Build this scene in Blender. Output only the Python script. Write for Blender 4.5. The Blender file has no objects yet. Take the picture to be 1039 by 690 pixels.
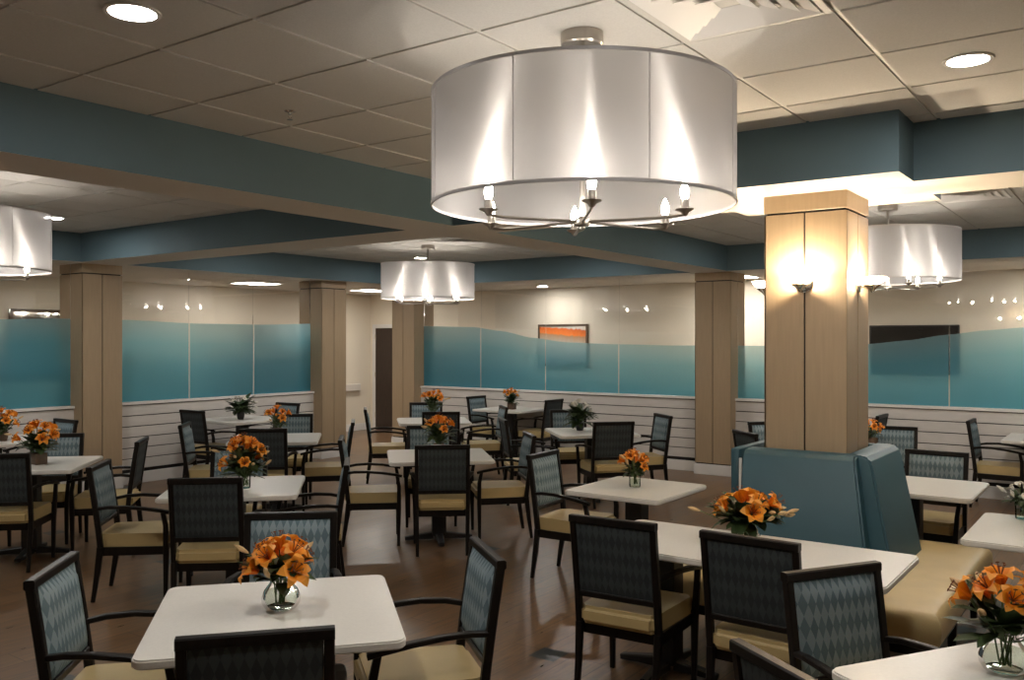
import bpy, bmesh, math, random
from mathutils import Vector, Matrix
R_ = math.radians
C = bpy.context.scene.collection
SC = bpy.context.scene

# ------------------------------------------------------------------ materials
MATS = {}
def nt(name):
    m = bpy.data.materials.new(name); m.use_nodes = True
    t = m.node_tree; t.nodes.clear()
    out = t.nodes.new('ShaderNodeOutputMaterial')
    MATS[name] = m
    return m, t, out
def N(t, kind, **kw):
    n = t.nodes.new(kind)
    for k, v in kw.items():
        if k in n.inputs: n.inputs[k].default_value = v
        else: setattr(n, k, v)
    return n
def L(t, a, b): t.links.new(a, b)
def rgb(c): return (c[0], c[1], c[2], 1.0)
def principled(name, col, rough=.5, metal=0, spec=.5, var=0.0, vscale=8, bump=0.0, bscale=200, stretch=None, coat=0, sheen=0):
    m, t, out = nt(name)
    p = N(t, 'ShaderNodeBsdfPrincipled')
    p.inputs['Base Color'].default_value = rgb(col); p.inputs['Roughness'].default_value = rough
    p.inputs['Metallic'].default_value = metal; p.inputs['Specular IOR Level'].default_value = spec
    p.inputs['Coat Weight'].default_value = coat; p.inputs['Sheen Weight'].default_value = sheen
    L(t, p.outputs[0], out.inputs[0])
    if var or bump:
        tc = N(t, 'ShaderNodeTexCoord'); mp = N(t, 'ShaderNodeMapping')
        if stretch: mp.inputs['Scale'].default_value = stretch
        L(t, tc.outputs['Object'], mp.inputs[0])
    if var:
        n = N(t, 'ShaderNodeTexNoise'); n.inputs['Scale'].default_value = vscale; n.inputs['Detail'].default_value = 5
        L(t, mp.outputs[0], n.inputs['Vector'])
        r = N(t, 'ShaderNodeValToRGB')
        r.color_ramp.elements[0].color = rgb([max(0, c*(1-var)) for c in col]); r.color_ramp.elements[1].color = rgb([min(1, c*(1+var)) for c in col])
        r.color_ramp.elements[0].position = .3; r.color_ramp.elements[1].position = .7
        L(t, n.outputs['Fac'], r.inputs[0]); L(t, r.outputs[0], p.inputs['Base Color'])
    if bump:
        n2 = N(t, 'ShaderNodeTexNoise'); n2.inputs['Scale'].default_value = bscale; n2.inputs['Detail'].default_value = 3
        L(t, mp.outputs[0], n2.inputs['Vector'])
        b = N(t, 'ShaderNodeBump'); b.inputs['Strength'].default_value = bump; b.inputs['Distance'].default_value = .002
        L(t, n2.outputs['Fac'], b.inputs['Height']); L(t, b.outputs[0], p.inputs['Normal'])
    return m
def emit(name, col, s):
    m, t, out = nt(name)
    e = N(t, 'ShaderNodeEmission'); e.inputs[0].default_value = rgb(col); e.inputs[1].default_value = s
    L(t, e.outputs[0], out.inputs[0]); return m

principled('espresso_wood', (.008, .006, .005), .38, spec=.25, var=.4, vscale=30, stretch=(1, 1, .1))
principled('beige_vinyl', (.52, .395, .185), .42, var=.06, vscale=6, bump=.25, bscale=250)
principled('laminate', (.74, .715, .66), .28, var=.03, vscale=90)
principled('laminate_edge', (.62, .64, .63), .4)
principled('black_metal', (.012, .011, .011), .45)
principled('brushed_nickel', (.42, .39, .35), .3, metal=1)
principled('chrome', (.75, .74, .72), .15, metal=1)
principled('teal_vinyl', (.022, .074, .098), .45, var=.08, vscale=5, bump=.3, bscale=180)
principled('teal_paint', (.095, .152, .178), .7, var=.03, vscale=3, bump=.1, bscale=300)
principled('soffit_paint', (.64, .595, .53), .8, bump=.08, bscale=260)
principled('tile_white', (.56, .545, .515), .9, var=.05, vscale=120, bump=.6, bscale=240)
principled('grid_white', (.58, .56, .52), .5)
principled('corridor_paint', (.74, .67, .55), .7, bump=.08, bscale=260)
principled('white_trim', (.72, .70, .67), .45)
principled('shiplap', (.60, .57, .535), .55, var=.05, vscale=5, bump=.15, bscale=60, stretch=(1, 1, 6))
principled('dark_gap', (.015, .013, .012), .8)
principled('column_laminate', (.36, .265, .165), .42, var=.06, vscale=14, stretch=(4, 4, .25), bump=.05, bscale=90)
principled('door_wood', (.030, .016, .010), .4, var=.35, vscale=14, stretch=(5, 5, .3))
principled('leaf_green', (.035, .060, .018), .5, var=.4, vscale=25)
principled('stem_green', (.07, .12, .03), .5)
principled('bud_cream', (.62, .42, .20), .5, var=.2, vscale=30)
principled('white_petal', (.75, .72, .64), .5, var=.08, vscale=30)
principled('pollen_brown', (.16, .05, .012), .7)
principled('clay_pot', (.10, .06, .035), .5, var=.2, vscale=20)
principled('frame_wood', (.10, .065, .04), .4)
principled('mirror', (.78, .76, .70), .04, metal=1)
principled('screen_black', (.010, .010, .011), .12)
principled('black_plastic', (.015, .015, .015), .4)
emit('bulb_glow', (1.0, .91, .80), 125)
emit('downlight_glow', (1.0, .96, .92), 110)
emit('corridor_glow', (1.0, .95, .88), 14)
emit('corridor_downlight_glow', (1.0, .93, .82), 60)
emit('sconce_glow', (1.0, .81, .58), 1150)

# lily petal: orange with paler edge and speckle (uv.x across the petal, uv.y along)
m, t, out = nt('lily_orange')
p = N(t, 'ShaderNodeBsdfPrincipled'); p.inputs['Roughness'].default_value = .5
uv = N(t, 'ShaderNodeUVMap'); sx = N(t, 'ShaderNodeSeparateXYZ'); L(t, uv.outputs[0], sx.inputs[0])
r = N(t, 'ShaderNodeValToRGB')
r.color_ramp.elements[0].color = (.80, .20, .006, 1); r.color_ramp.elements[1].color = (.95, .44, .07, 1)
e = r.color_ramp.elements.new(.45); e.color = (.95, .32, .012, 1)
L(t, sx.outputs[1], r.inputs[0]); L(t, r.outputs[0], p.inputs['Base Color'])
tl = N(t, 'ShaderNodeBsdfTranslucent'); L(t, r.outputs[0], tl.inputs[0])
mx = N(t, 'ShaderNodeMixShader'); mx.inputs[0].default_value = .3
L(t, p.outputs[0], mx.inputs[1]); L(t, tl.outputs[0], mx.inputs[2]); L(t, mx.outputs[0], out.inputs[0])

# chair fabric: tall diamonds in object space
def diamond(name, c1, c2, c3):
    m, t, out = nt(name)
    p = N(t, 'ShaderNodeBsdfPrincipled'); p.inputs['Roughness'].default_value = .7; p.inputs['Specular IOR Level'].default_value = .3
    tc = N(t, 'ShaderNodeTexCoord'); s = N(t, 'ShaderNodeSeparateXYZ'); L(t, tc.outputs['Object'], s.inputs[0])
    def M(op, a, b):
        n = N(t, 'ShaderNodeMath', operation=op)
        for i, v in enumerate((a, b)):
            if v is None: continue
            if isinstance(v, (int, float)): n.inputs[i].default_value = v
            else: L(t, v, n.inputs[i])
        return n.outputs[0]
    x = M('DIVIDE', s.outputs[0], .034); z = M('DIVIDE', s.outputs[2], .085)
    a = M('ADD', x, z); b = M('SUBTRACT', x, z)
    fa = M('FLOOR', a, None); fb = M('FLOOR', b, None)
    par = M('ABSOLUTE', M('MODULO', M('ADD', fa, fb), 2.0), None)
    wn = N(t, 'ShaderNodeTexWhiteNoise', noise_dimensions='2D')
    cb = N(t, 'ShaderNodeCombineXYZ'); L(t, fa, cb.inputs[0]); L(t, fb, cb.inputs[1]); L(t, cb.outputs[0], wn.inputs['Vector'])
    mix1 = N(t, 'ShaderNodeMix', data_type='RGBA'); mix1.inputs[6].default_value = rgb(c1); mix1.inputs[7].default_value = rgb(c2)
    L(t, par, mix1.inputs[0])
    mix2 = N(t, 'ShaderNodeMix', data_type='RGBA'); L(t, mix1.outputs[2], mix2.inputs[6]); mix2.inputs[7].default_value = rgb(c3)
    L(t, M('MULTIPLY', wn.outputs[0], .45), mix2.inputs[0])
    # woven thread
    nz = N(t, 'ShaderNodeTexNoise'); nz.inputs['Scale'].default_value = 420; L(t, tc.outputs['Object'], nz.inputs['Vector'])
    mix3 = N(t, 'ShaderNodeMix', data_type='RGBA', blend_type='MULTIPLY'); mix3.inputs[0].default_value = .5
    L(t, mix2.outputs[2], mix3.inputs[6]); L(t, nz.outputs['Color'], mix3.inputs[7])
    br = N(t, 'ShaderNodeMix', data_type='RGBA', blend_type='MULTIPLY'); br.inputs[0].default_value = 1; br.inputs[7].default_value = (1.3, 1.3, 1.3, 1)
    L(t, mix3.outputs[2], br.inputs[6])
    L(t, br.outputs[2], p.inputs['Base Color'])
    bp = N(t, 'ShaderNodeBump'); bp.inputs['Strength'].default_value = .3; bp.inputs['Distance'].default_value = .001
    L(t, nz.outputs['Fac'], bp.inputs['Height']); L(t, bp.outputs[0], p.inputs['Normal'])
    L(t, p.outputs[0], out.inputs[0])
diamond('diamond_fabric', (.235, .30, .325), (.095, .145, .170), (.15, .21, .235))
diamond('shaded_diamond_fabric', (.048, .058, .060), (.026, .033, .036), (.035, .044, .046))  # same chair fabric, colour darkened for the shade on chair backs

# floor
m, t, out = nt('floor_vinyl')
p = N(t, 'ShaderNodeBsdfPrincipled')
tc = N(t, 'ShaderNodeTexCoord')
br = N(t, 'ShaderNodeTexBrick'); br.offset = .5
for k, v in (('Scale', 1.0), ('Mortar Size', .0025), ('Mortar Smooth', .3), ('Bias', 0.0), ('Brick Width', 1.22), ('Row Height', .203)): br.inputs[k].default_value = v
br.inputs['Color1'].default_value = (.150, .085, .042, 1); br.inputs['Color2'].default_value = (.195, .116, .060, 1); br.inputs['Mortar'].default_value = (.045, .030, .02, 1)
L(t, tc.outputs['Object'], br.inputs['Vector'])
mp = N(t, 'ShaderNodeMapping'); mp.inputs['Scale'].default_value = (2, 14, 1); L(t, tc.outputs['Object'], mp.inputs[0])
nz = N(t, 'ShaderNodeTexNoise'); nz.inputs['Scale'].default_value = 2.5; nz.inputs['Detail'].default_value = 8; L(t, mp.outputs[0], nz.inputs['Vector'])
rp = N(t, 'ShaderNodeValToRGB'); rp.color_ramp.elements[0].color = (.55, .55, .55, 1); rp.color_ramp.elements[1].color = (1.35, 1.3, 1.25, 1)
rp.color_ramp.elements[0].position = .3; rp.color_ramp.elements[1].position = .75
L(t, nz.outputs['Fac'], rp.inputs[0])
ml = N(t, 'ShaderNodeMix', data_type='RGBA', blend_type='MULTIPLY'); ml.inputs[0].default_value = 1
L(t, br.outputs['Color'], ml.inputs[6]); L(t, rp.outputs[0], ml.inputs[7])
# slate inlays
sp = N(t, 'ShaderNodeSeparateXYZ'); L(t, tc.outputs['Object'], sp.inputs[0])
def M(op, a, b=None):
    n = N(t, 'ShaderNodeMath', operation=op)
    for i, v in enumerate((a, b)):
        if v is None: continue
        if isinstance(v, (int, float)): n.inputs[i].default_value = v
        else: L(t, v, n.inputs[i])
    return n.outputs[0]
ax = M('ABSOLUTE', M('SUBTRACT', M('FLOORED_MODULO', M('SUBTRACT', sp.outputs[0], 4.23 - .915), 1.83), .915))
ay = M('ABSOLUTE', M('SUBTRACT', M('FLOORED_MODULO', M('SUBTRACT', sp.outputs[1], 2.77 - .915), 1.83), .915))
ins = M('LESS_THAN', M('MAXIMUM', ax, ay), .085)
m2 = N(t, 'ShaderNodeMix', data_type='RGBA'); L(t, ins, m2.inputs[0]); L(t, ml.outputs[2], m2.inputs[6]); m2.inputs[7].default_value = (.030, .036, .038, 1)
L(t, m2.outputs[2], p.inputs['Base Color'])
rr = N(t, 'ShaderNodeMapRange'); rr.inputs['To Min'].default_value = .22; rr.inputs['To Max'].default_value = .42; L(t, nz.outputs['Fac'], rr.inputs[0]); L(t, rr.outputs[0], p.inputs['Roughness'])
bp = N(t, 'ShaderNodeBump'); bp.inputs['Strength'].default_value = .15; bp.inputs['Distance'].default_value = .002; L(t, nz.outputs['Fac'], bp.inputs['Height']); L(t, bp.outputs[0], p.inputs['Normal'])
L(t, p.outputs[0], out.inputs[0])

# clear glazing: thin pane
def pane(name, gloss_tint=1.0, ior=1.5):
    m, t, out = nt(name)
    tr = N(t, 'ShaderNodeBsdfTransparent'); gl = N(t, 'ShaderNodeBsdfGlossy'); gl.inputs['Roughness'].default_value = .01
    fr = N(t, 'ShaderNodeFresnel'); fr.inputs['IOR'].default_value = ior
    mx = N(t, 'ShaderNodeMixShader'); L(t, fr.outputs[0], mx.inputs[0]); L(t, tr.outputs[0], mx.inputs[1]); L(t, gl.outputs[0], mx.inputs[2]); L(t, mx.outputs[0], out.inputs[0])
pane('clear_glass')
pane('vase_glass', ior=1.22)
# water / thick glass of the vases
m, t, out = nt('vase_water')
tr = N(t, 'ShaderNodeBsdfTransparent'); tr.inputs[0].default_value = (.80, .84, .78, 1)
gl = N(t, 'ShaderNodeBsdfGlossy'); gl.inputs['Roughness'].default_value = .05
fr = N(t, 'ShaderNodeFresnel'); fr.inputs['IOR'].default_value = 1.12
mx = N(t, 'ShaderNodeMixShader'); L(t, fr.outputs[0], mx.inputs[0]); L(t, tr.outputs[0], mx.inputs[1]); L(t, gl.outputs[0], mx.inputs[2]); L(t, mx.outputs[0], out.inputs[0])

# frosted teal film: uv.y = metres below its wavy upper edge
m, t, out = nt('teal_film')
uv = N(t, 'ShaderNodeUVMap'); sx = N(t, 'ShaderNodeSeparateXYZ'); L(t, uv.outputs[0], sx.inputs[0])
rc = N(t, 'ShaderNodeValToRGB'); rc.color_ramp.elements[0].color = (.46, .72, .80, 1); rc.color_ramp.elements[1].color = (.115, .44, .61, 1)
e = rc.color_ramp.elements.new(.28); e.color = (.23, .58, .72, 1)
L(t, sx.outputs[1], rc.inputs[0])
df = N(t, 'ShaderNodeBsdfDiffuse'); tl = N(t, 'ShaderNodeBsdfTranslucent'); rf = N(t, 'ShaderNodeBsdfRefraction'); rf.inputs['Roughness'].default_value = .45; rf.inputs['IOR'].default_value = 1.12
for n in (df, tl, rf): L(t, rc.outputs[0], n.inputs[0])
m1 = N(t, 'ShaderNodeMixShader'); m1.inputs[0].default_value = .6; L(t, df.outputs[0], m1.inputs[1]); L(t, tl.outputs[0], m1.inputs[2])
m2 = N(t, 'ShaderNodeMixShader'); m2.inputs[0].default_value = .38; L(t, m1.outputs[0], m2.inputs[1]); L(t, rf.outputs[0], m2.inputs[2])
tr = N(t, 'ShaderNodeBsdfTransparent'); tr.inputs[0].default_value = (.75, .92, .93, 1)
ra = N(t, 'ShaderNodeValToRGB'); ra.color_ramp.elements[0].color = (.62, .62, .62, 1); ra.color_ramp.elements[1].color = (.95, .95, .95, 1); ra.color_ramp.elements[1].position = .6
L(t, sx.outputs[1], ra.inputs[0])
m3 = N(t, 'ShaderNodeMixShader'); L(t, ra.outputs[0], m3.inputs[0]); L(t, tr.outputs[0], m3.inputs[1]); L(t, m2.outputs[0], m3.inputs[2]); L(t, m3.outputs[0], out.inputs[0])

# organza lamp shade: horizontal threads smear the bulbs into upright streaks
m, t, out = nt('organza')
tg = N(t, 'ShaderNodeTangent', direction_type='RADIAL', axis='Z')
hr = N(t, 'ShaderNodeBsdfHair', component='Transmission'); hr.inputs['RoughnessU'].default_value = .028; hr.inputs['RoughnessV'].default_value = .6; hr.inputs[0].default_value = (.95, .93, .92, 1)
L(t, tg.outputs[0], hr.inputs['Tangent'])
tl = N(t, 'ShaderNodeBsdfTranslucent'); tl.inputs[0].default_value = (.15, .146, .146, 1)
df = N(t, 'ShaderNodeBsdfDiffuse'); df.inputs[0].default_value = (.34, .335, .34, 1)
tr = N(t, 'ShaderNodeBsdfTransparent')
a = N(t, 'ShaderNodeMixShader'); a.inputs[0].default_value = .5; L(t, df.outputs[0], a.inputs[1]); L(t, tl.outputs[0], a.inputs[2])
b = N(t, 'ShaderNodeMixShader'); b.inputs[0].default_value = .30; L(t, a.outputs[0], b.inputs[1]); L(t, hr.outputs[0], b.inputs[2])
c = N(t, 'ShaderNodeMixShader'); c.inputs[0].default_value = .10; L(t, b.outputs[0], c.inputs[1]); L(t, tr.outputs[0], c.inputs[2]); L(t, c.outputs[0], out.inputs[0])

# frosted sconce glass
m, t, out = nt('frosted_glass')
tl = N(t, 'ShaderNodeBsdfTranslucent'); tl.inputs[0].default_value = (.95, .88, .75, 1)
tr = N(t, 'ShaderNodeBsdfTransparent')
a = N(t, 'ShaderNodeMixShader'); a.inputs[0].default_value = .45; L(t, tl.outputs[0], a.inputs[1]); L(t, tr.outputs[0], a.inputs[2]); L(t, a.outputs[0], out.inputs[0])

# abstract painting: an orange band over pale grey streaks
m, t, out = nt('painting')
p = N(t, 'ShaderNodeBsdfPrincipled'); p.inputs['Roughness'].default_value = .6
tc = N(t, 'ShaderNodeTexCoord'); s = N(t, 'ShaderNodeSeparateXYZ'); L(t, tc.outputs['Generated'], s.inputs[0])
mp = N(t, 'ShaderNodeMapping'); mp.inputs['Scale'].default_value = (1, 6, 1.2); L(t, tc.outputs['Generated'], mp.inputs[0])
nz = N(t, 'ShaderNodeTexNoise'); nz.inputs['Scale'].default_value = 3; nz.inputs['Detail'].default_value = 6; L(t, mp.outputs[0], nz.inputs['Vector'])
mm = N(t, 'ShaderNodeMath', operation='MULTIPLY_ADD'); mm.inputs[1].default_value = .12; L(t, nz.outputs['Fac'], mm.inputs[0]); L(t, s.outputs[2], mm.inputs[2])
mm2 = N(t, 'ShaderNodeMath', operation='MULTIPLY_ADD'); mm2.inputs[1].default_value = -.10; L(t, s.outputs[1], mm2.inputs[0]); L(t, mm.outputs[0], mm2.inputs[2])
r = N(t, 'ShaderNodeValToRGB'); r.color_ramp.elements[0].color = (.30, .33, .33, 1); r.color_ramp.elements[1].color = (.70, .66, .58, 1)
for pos, col in ((.55, (.55, .52, .45, 1)), (.76, (.45, .25, .12, 1)), (.80, (.80, .20, .02, 1)), (.94, (.62, .12, .015, 1)), (.97, (.62, .58, .5, 1))):
    e = r.color_ramp.elements.new(pos); e.color = col
L(t, mm2.outputs[0], r.inputs[0]); L(t, r.outputs[0], p.inputs['Base Color']); L(t, p.outputs[0], out.inputs[0])

# ------------------------------------------------------------------ mesh helpers
def box(bm, lo, hi, bev=0.0, seg=1, mi=0):
    x0, y0, z0 = lo; x1, y1, z1 = hi
    vs = [bm.verts.new(v) for v in ((x0,y0,z0),(x1,y0,z0),(x1,y1,z0),(x0,y1,z0),(x0,y0,z1),(x1,y0,z1),(x1,y1,z1),(x0,y1,z1))]
    fs = [bm.faces.new([vs[i] for i in q]) for q in ((3,2,1,0),(4,5,6,7),(0,1,5,4),(1,2,6,5),(2,3,7,6),(3,0,4,7))]
    for f in fs: f.material_index = mi
    if bev:
        es = list({e for f in fs for e in f.edges})
        bmesh.ops.bevel(bm, geom=es, offset=bev, segments=seg, affect='EDGES', profile=.5)
    return vs
def sweep(bm, pts, w, d, side=(1, 0, 0), closed=True):
    """Rectangular bar along pts; w across `side`, d across the other normal; w, d may be lists."""
    side = Vector(side).normalized(); rings = []
    P = [Vector(p) for p in pts]
    for i, p in enumerate(P):
        tan = (P[min(i+1, len(P)-1)] - P[max(i-1, 0)]).normalized()
        s = (side - tan*side.dot(tan)).normalized(); n = tan.cross(s)
        ww = w[i] if isinstance(w, (list, tuple)) else w; dd = d[i] if isinstance(d, (list, tuple)) else d
        k = .28
        ring = []
        for a, b in ((-1,-1+k),(-1+k,-1),(1-k,-1),(1,-1+k),(1,1-k),(1-k,1),(-1+k,1),(-1,1-k)):
            ring.append(bm.verts.new(p + s*a*ww/2 + n*b*dd/2))
        rings.append(ring)
    for a, b in zip(rings, rings[1:]):
        for i in range(8): bm.faces.new((a[i], a[(i+1) % 8], b[(i+1) % 8], b[i]))
    bm.faces.new(list(reversed(rings[0]))); bm.faces.new(rings[-1])
def tube(bm, pts, r, n=8, cap=True):
    P = [Vector(p) for p in pts]; rings = []
    ref = Vector((0, 0, 1))
    t0 = (P[1]-P[0]).normalized()
    if abs(t0.dot(ref)) > .9: ref = Vector((1, 0, 0))
    for i, p in enumerate(P):
        tan = (P[min(i+1, len(P)-1)] - P[max(i-1, 0)]).normalized()
        s = (ref - tan*ref.dot(tan)).normalized(); q = tan.cross(s)
        rr = r[i] if isinstance(r, (list, tuple)) else r
        rings.append([bm.verts.new(p + (s*math.cos(2*math.pi*k/n) + q*math.sin(2*math.pi*k/n))*rr) for k in range(n)])
    for a, b in zip(rings, rings[1:]):
        for i in range(n): bm.faces.new((a[i], a[(i+1) % n], b[(i+1) % n], b[i]))
    if cap: bm.faces.new(list(reversed(rings[0]))); bm.faces.new(rings[-1])
def lathe(bm, prof, n=24, c=(0, 0, 0), capb=True, capt=True):
    rings = []
    for r, z in prof:
        rings.append([bm.verts.new((c[0]+r*math.cos(2*math.pi*k/n), c[1]+r*math.sin(2*math.pi*k/n), c[2]+z)) for k in range(n)])
    for a, b in zip(rings, rings[1:]):
        for i in range(n): bm.faces.new((a[i], a[(i+1) % n], b[(i+1) % n], b[i]))
    if capb: bm.faces.new(list(reversed(rings[0])))
    if capt: bm.faces.new(rings[-1])
def prism(bm, poly, z0, z1, mtop=0, mside=0):
    lo = [bm.verts.new((x, y, z0)) for x, y in poly]; hi = [bm.verts.new((x, y, z1)) for x, y in poly]
    n = len(poly)
    bm.faces.new(list(reversed(lo))).material_index = mside; bm.faces.new(hi).material_index = mtop
    for i in range(n): bm.faces.new((lo[i], lo[(i+1) % n], hi[(i+1) % n], hi[i])).material_index = mside
def rrect(w, h, r, n=6):
    pts = []
    for cx, cy, a0 in ((w/2-r, h/2-r, 0), (-w/2+r, h/2-r, 90), (-w/2+r, -h/2+r, 180), (w/2-r, -h/2+r, 270)):
        for k in range(n+1):
            a = R_(a0 + 90*k/n); pts.append((cx + r*math.cos(a), cy + r*math.sin(a)))
    return pts
def obj(name, bm, mats, parent=None, smooth=False, loc=None, rot=None):
    me = bpy.data.meshes.new(name)
    bmesh.ops.recalc_face_normals(bm, faces=bm.faces[:])
    if smooth:
        for f in bm.faces: f.smooth = True
    bm.to_mesh(me); bm.free()
    for m in (mats if isinstance(mats, (list, tuple)) else [mats]): me.materials.append(MATS[m])
    if smooth:
        try: me.set_sharp_from_angle(angle=R_(40))
        except Exception: pass
    o = bpy.data.objects.new(name, me); C.objects.link(o)
    if parent: o.parent = parent
    if loc: o.location = loc
    if rot: o.rotation_euler = rot
    return o
def tag(o, label, cat, group=None, kind=None):
    o['label'] = label; o['category'] = cat
    if group: o['group'] = group
    if kind: o['kind'] = kind
    return o
def empty(name, loc, rz=0.0):
    o = bpy.data.objects.new(name, None); C.objects.link(o); o.location = loc; o.rotation_euler = (0, 0, rz); o.empty_display_size = .1
    return o
def copy_tree(o, parent=None):
    c = o.copy(); C.objects.link(c)
    if parent is not None: c.parent = parent
    for ch in list(o.children): copy_tree(ch, c)
    return c
BM = bmesh.new

# ------------------------------------------------------------------ the place
H_C, H_S = 3.014, 2.685            # tile ceiling, soffits
YG, XG = 10.33, 11.35              # glazed walls (left runs along x, right along y)
YW, XW = 12.7, 12.85               # corridor walls behind them
def struct(name, bm, mats, label, cat, parent=None, smooth=False):
    o = obj(name, bm, mats, parent, smooth)
    if parent is None: tag(o, label, cat, kind='structure')
    return o

bm = BM(); box(bm, (-2.2, -3.2, -.12), (14.2, 14.2, 0)); struct('floor', bm, 'floor_vinyl', 'dark brown plank floor with small slate square inlays', 'floor')
bm = BM(); box(bm, (-2.2, -3.2, 3.10), (14.2, 14.2, 3.2)); struct('roof_slab', bm, 'soffit_paint', 'solid slab above all the ceiling bays', 'ceiling')
for nm, lo, hi, lb in (('wall_left', (-2.2, YW, 0), (XW+.15, YW+.15, 3.1), 'cream corridor wall behind the left glazed partition'),
                       ('wall_back', (XW, -3.2, 0), (XW+.15, YW, 3.1), 'cream corridor wall behind the right glazed partition'),
                       ('wall_front', (-2.2, -3.2, 0), (-2.05, YW, 3.1), 'cream wall behind the viewer on the left side'),
                       ('wall_right', (-2.05, -3.2, 0), (XW, -3.05, 3.1), 'cream wall behind the viewer on the right side')):
    bm = BM(); box(bm, lo, hi); struct(nm, bm, 'corridor_paint', lb, 'wall')
# skirting along the corridor walls
bm = BM(); box(bm, (-2, YW-.02, 0), (XW, YW, .14), .004); struct('baseboard_left', bm, 'white_trim', 'white baseboard along the left corridor wall', 'baseboard')
bm = BM(); box(bm, (XW-.02, -3, 0), (XW, 11.95, .14), .004); struct('baseboard_back', bm, 'white_trim', 'white baseboard along the right corridor wall', 'baseboard')

BX0, BX1 = 5.38, 5.94              # beam running away to the left (along y)
BY0, BY1 = 4.42, 4.92              # beam running along x
XF, YF = 10.95, 9.92               # far faces of the bays
XN, YN = .74, -.74                 # near faces of the bays
def beam(name, rects, label):
    bm = BM()
    for x0, y0, x1, y1 in rects:
        box(bm, (x0, y0, H_S), (x1, y1, 3.10))
    for f in bm.faces:
        f.material_index = 1 if abs(f.normal.z) > .5 or f.calc_center_median().z < H_S+.001 else 0
    struct(name, bm, ['teal_paint', 'soffit_paint'], label, 'ceiling beam')
beam('ceiling_beam', [(-2.05, BY0, XF, BY1)], 'long teal ceiling beam with pale underside crossing the room in front of the left lamp')
# beam with the wider collar round the near column, as one outline
def beam_poly(name, poly, label):
    bm = BM(); prism(bm, poly, H_S, 3.10, 0, 0)
    bmesh.ops.recalc_face_normals(bm, faces=bm.faces[:])
    for f in bm.faces: f.material_index = 1 if abs(f.normal.z) > .5 else 0
    struct(name, bm, ['teal_paint', 'soffit_paint'], label, 'ceiling beam')
beam_poly('ceiling_beam', [(BX0, -3.05), (BX1, -3.05), (BX1, 1.07), (6.20, 1.07), (6.20, 2.34), (BX1, 2.34), (BX1, BY0), (BX0, BY0), (BX0, 2.34), (5.02, 2.34), (5.02, 1.07), (BX0, 1.07)],
          'teal ceiling beam widening into a collar over the booth column')
beam('ceiling_beam', [(BX0, BY1, BX1, YF)], 'teal ceiling beam between the left and the far lamp bays')
beam('soffit', [(-2.05, YF, XW, YW)], 'pale dropped soffit with teal face over the left partition and corridor')
beam('soffit', [(XF, -3.05, XW, YF)], 'pale dropped soffit with teal face over the right partition and corridor')
beam('soffit', [(-2.05, -3.05, XN, BY0)], 'dropped soffit over the viewer')
beam('soffit', [(XN, -3.05, BX0, YN)], 'dropped soffit behind the viewer on the right')

# tiled ceilings: tegular tiles in a white grid
GX0, GY0, TS = 2.17, 3.38, .61
def tiled(name, x0, x1, y0, y1, gx, gy, skip, label):
    bm = BM()
    box(bm, (x0, y0, H_C+.007), (x1, y1, H_C+.02), mi=1)
    i0 = math.floor((x0-gx)/TS); j0 = math.floor((y0-gy)/TS)
    for i in range(i0, i0+14):
        for j in range(j0, j0+14):
            a, b, c, d = gx+i*TS+.011, gx+(i+1)*TS-.011, gy+j*TS+.011, gy+(j+1)*TS-.011
            if skip and (a < skip[0] < b and c < skip[1] < d): continue
            a, b, c, d = max(a, x0), min(b, x1), max(c, y0), min(d, y1)
            if b-a < .02 or d-c < .02: continue
            box(bm, (a, c, H_C), (b, d, H_C+.012))
    struct(name, bm, ['tile_white', 'grid_white'], label, 'ceiling')
DIF = [(3.085, 1.245), (3.085, 6.75), (8.60, 6.95), (8.38, 1.20)]
tiled('ceiling', XN, BX0, YN, BY0, GX0, GY0, DIF[0], 'square tiled ceiling over the nearest big drum lamp')
tiled('ceiling', -2.05, BX0, BY1, YF, DIF[1][0]-.305, DIF[1][1]-.305, DIF[1], 'square tiled ceiling over the left drum lamp')
tiled('ceiling', BX1, XF, BY1, YF, DIF[2][0]-.305, DIF[2][1]-.305, DIF[2], 'square tiled ceiling over the far drum lamp')
tiled('ceiling', BX1, XF, -3.05, BY0, DIF[3][0]-.305, DIF[3][1]-.305, DIF[3], 'square tiled ceiling over the right drum lamp')

# ---- ceiling diffusers
def diffuser(x, y, label):
    r = empty('ceiling_vent', (x, y, H_C)); tag(r, label, 'air vent', 'square air vents beside the lamps')
    bm = BM()
    s = .297
    for a, b in ((s, s-.03),):
        for sx, sy, w, h in ((0, s-.015, s, .015), (0, -s+.015, s, .015), (s-.015, 0, .015, s-.03), (-s+.015, 0, .015, s-.03)):
            box(bm, (sx-w, sy-h, -.006), (sx+w, sy+h, .004), .002)
    obj('frame', bm, 'grid_white', r)
    bm = BM(); box(bm, (-s+.02, -s+.02, .0045), (s-.02, s-.02, .006)); obj('backing', bm, 'grid_white', r)
    for k in range(4):
        o, i = .262-.058*k, .262-.058*k-.05
        bm = BM(); zo, zi = -.010, .003
        q = [[bm.verts.new((sx*v, sy*v, z)) for sx, sy in ((-1,-1),(1,-1),(1,1),(-1,1))] for v, z in ((o, zo), (i, zi), (i, zi+.0015), (o, zo+.002))]
        for a, b in ((0, 1), (1, 2), (2, 3), (3, 0)):
            for e in range(4): bm.faces.new((q[a][e], q[a][(e+1) % 4], q[b][(e+1) % 4], q[b][e]))
        obj('louvre_ring', bm, 'white_trim', r)
for (x, y), lb in zip(DIF, ('big square louvred air vent in the nearest tiled ceiling', 'louvred air vent at the left edge above the left drum lamp',
                            'louvred air vent in the ceiling over the far drum lamp', 'louvred air vent in the ceiling beyond the booth column')):
    diffuser(x, y, lb)

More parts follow.
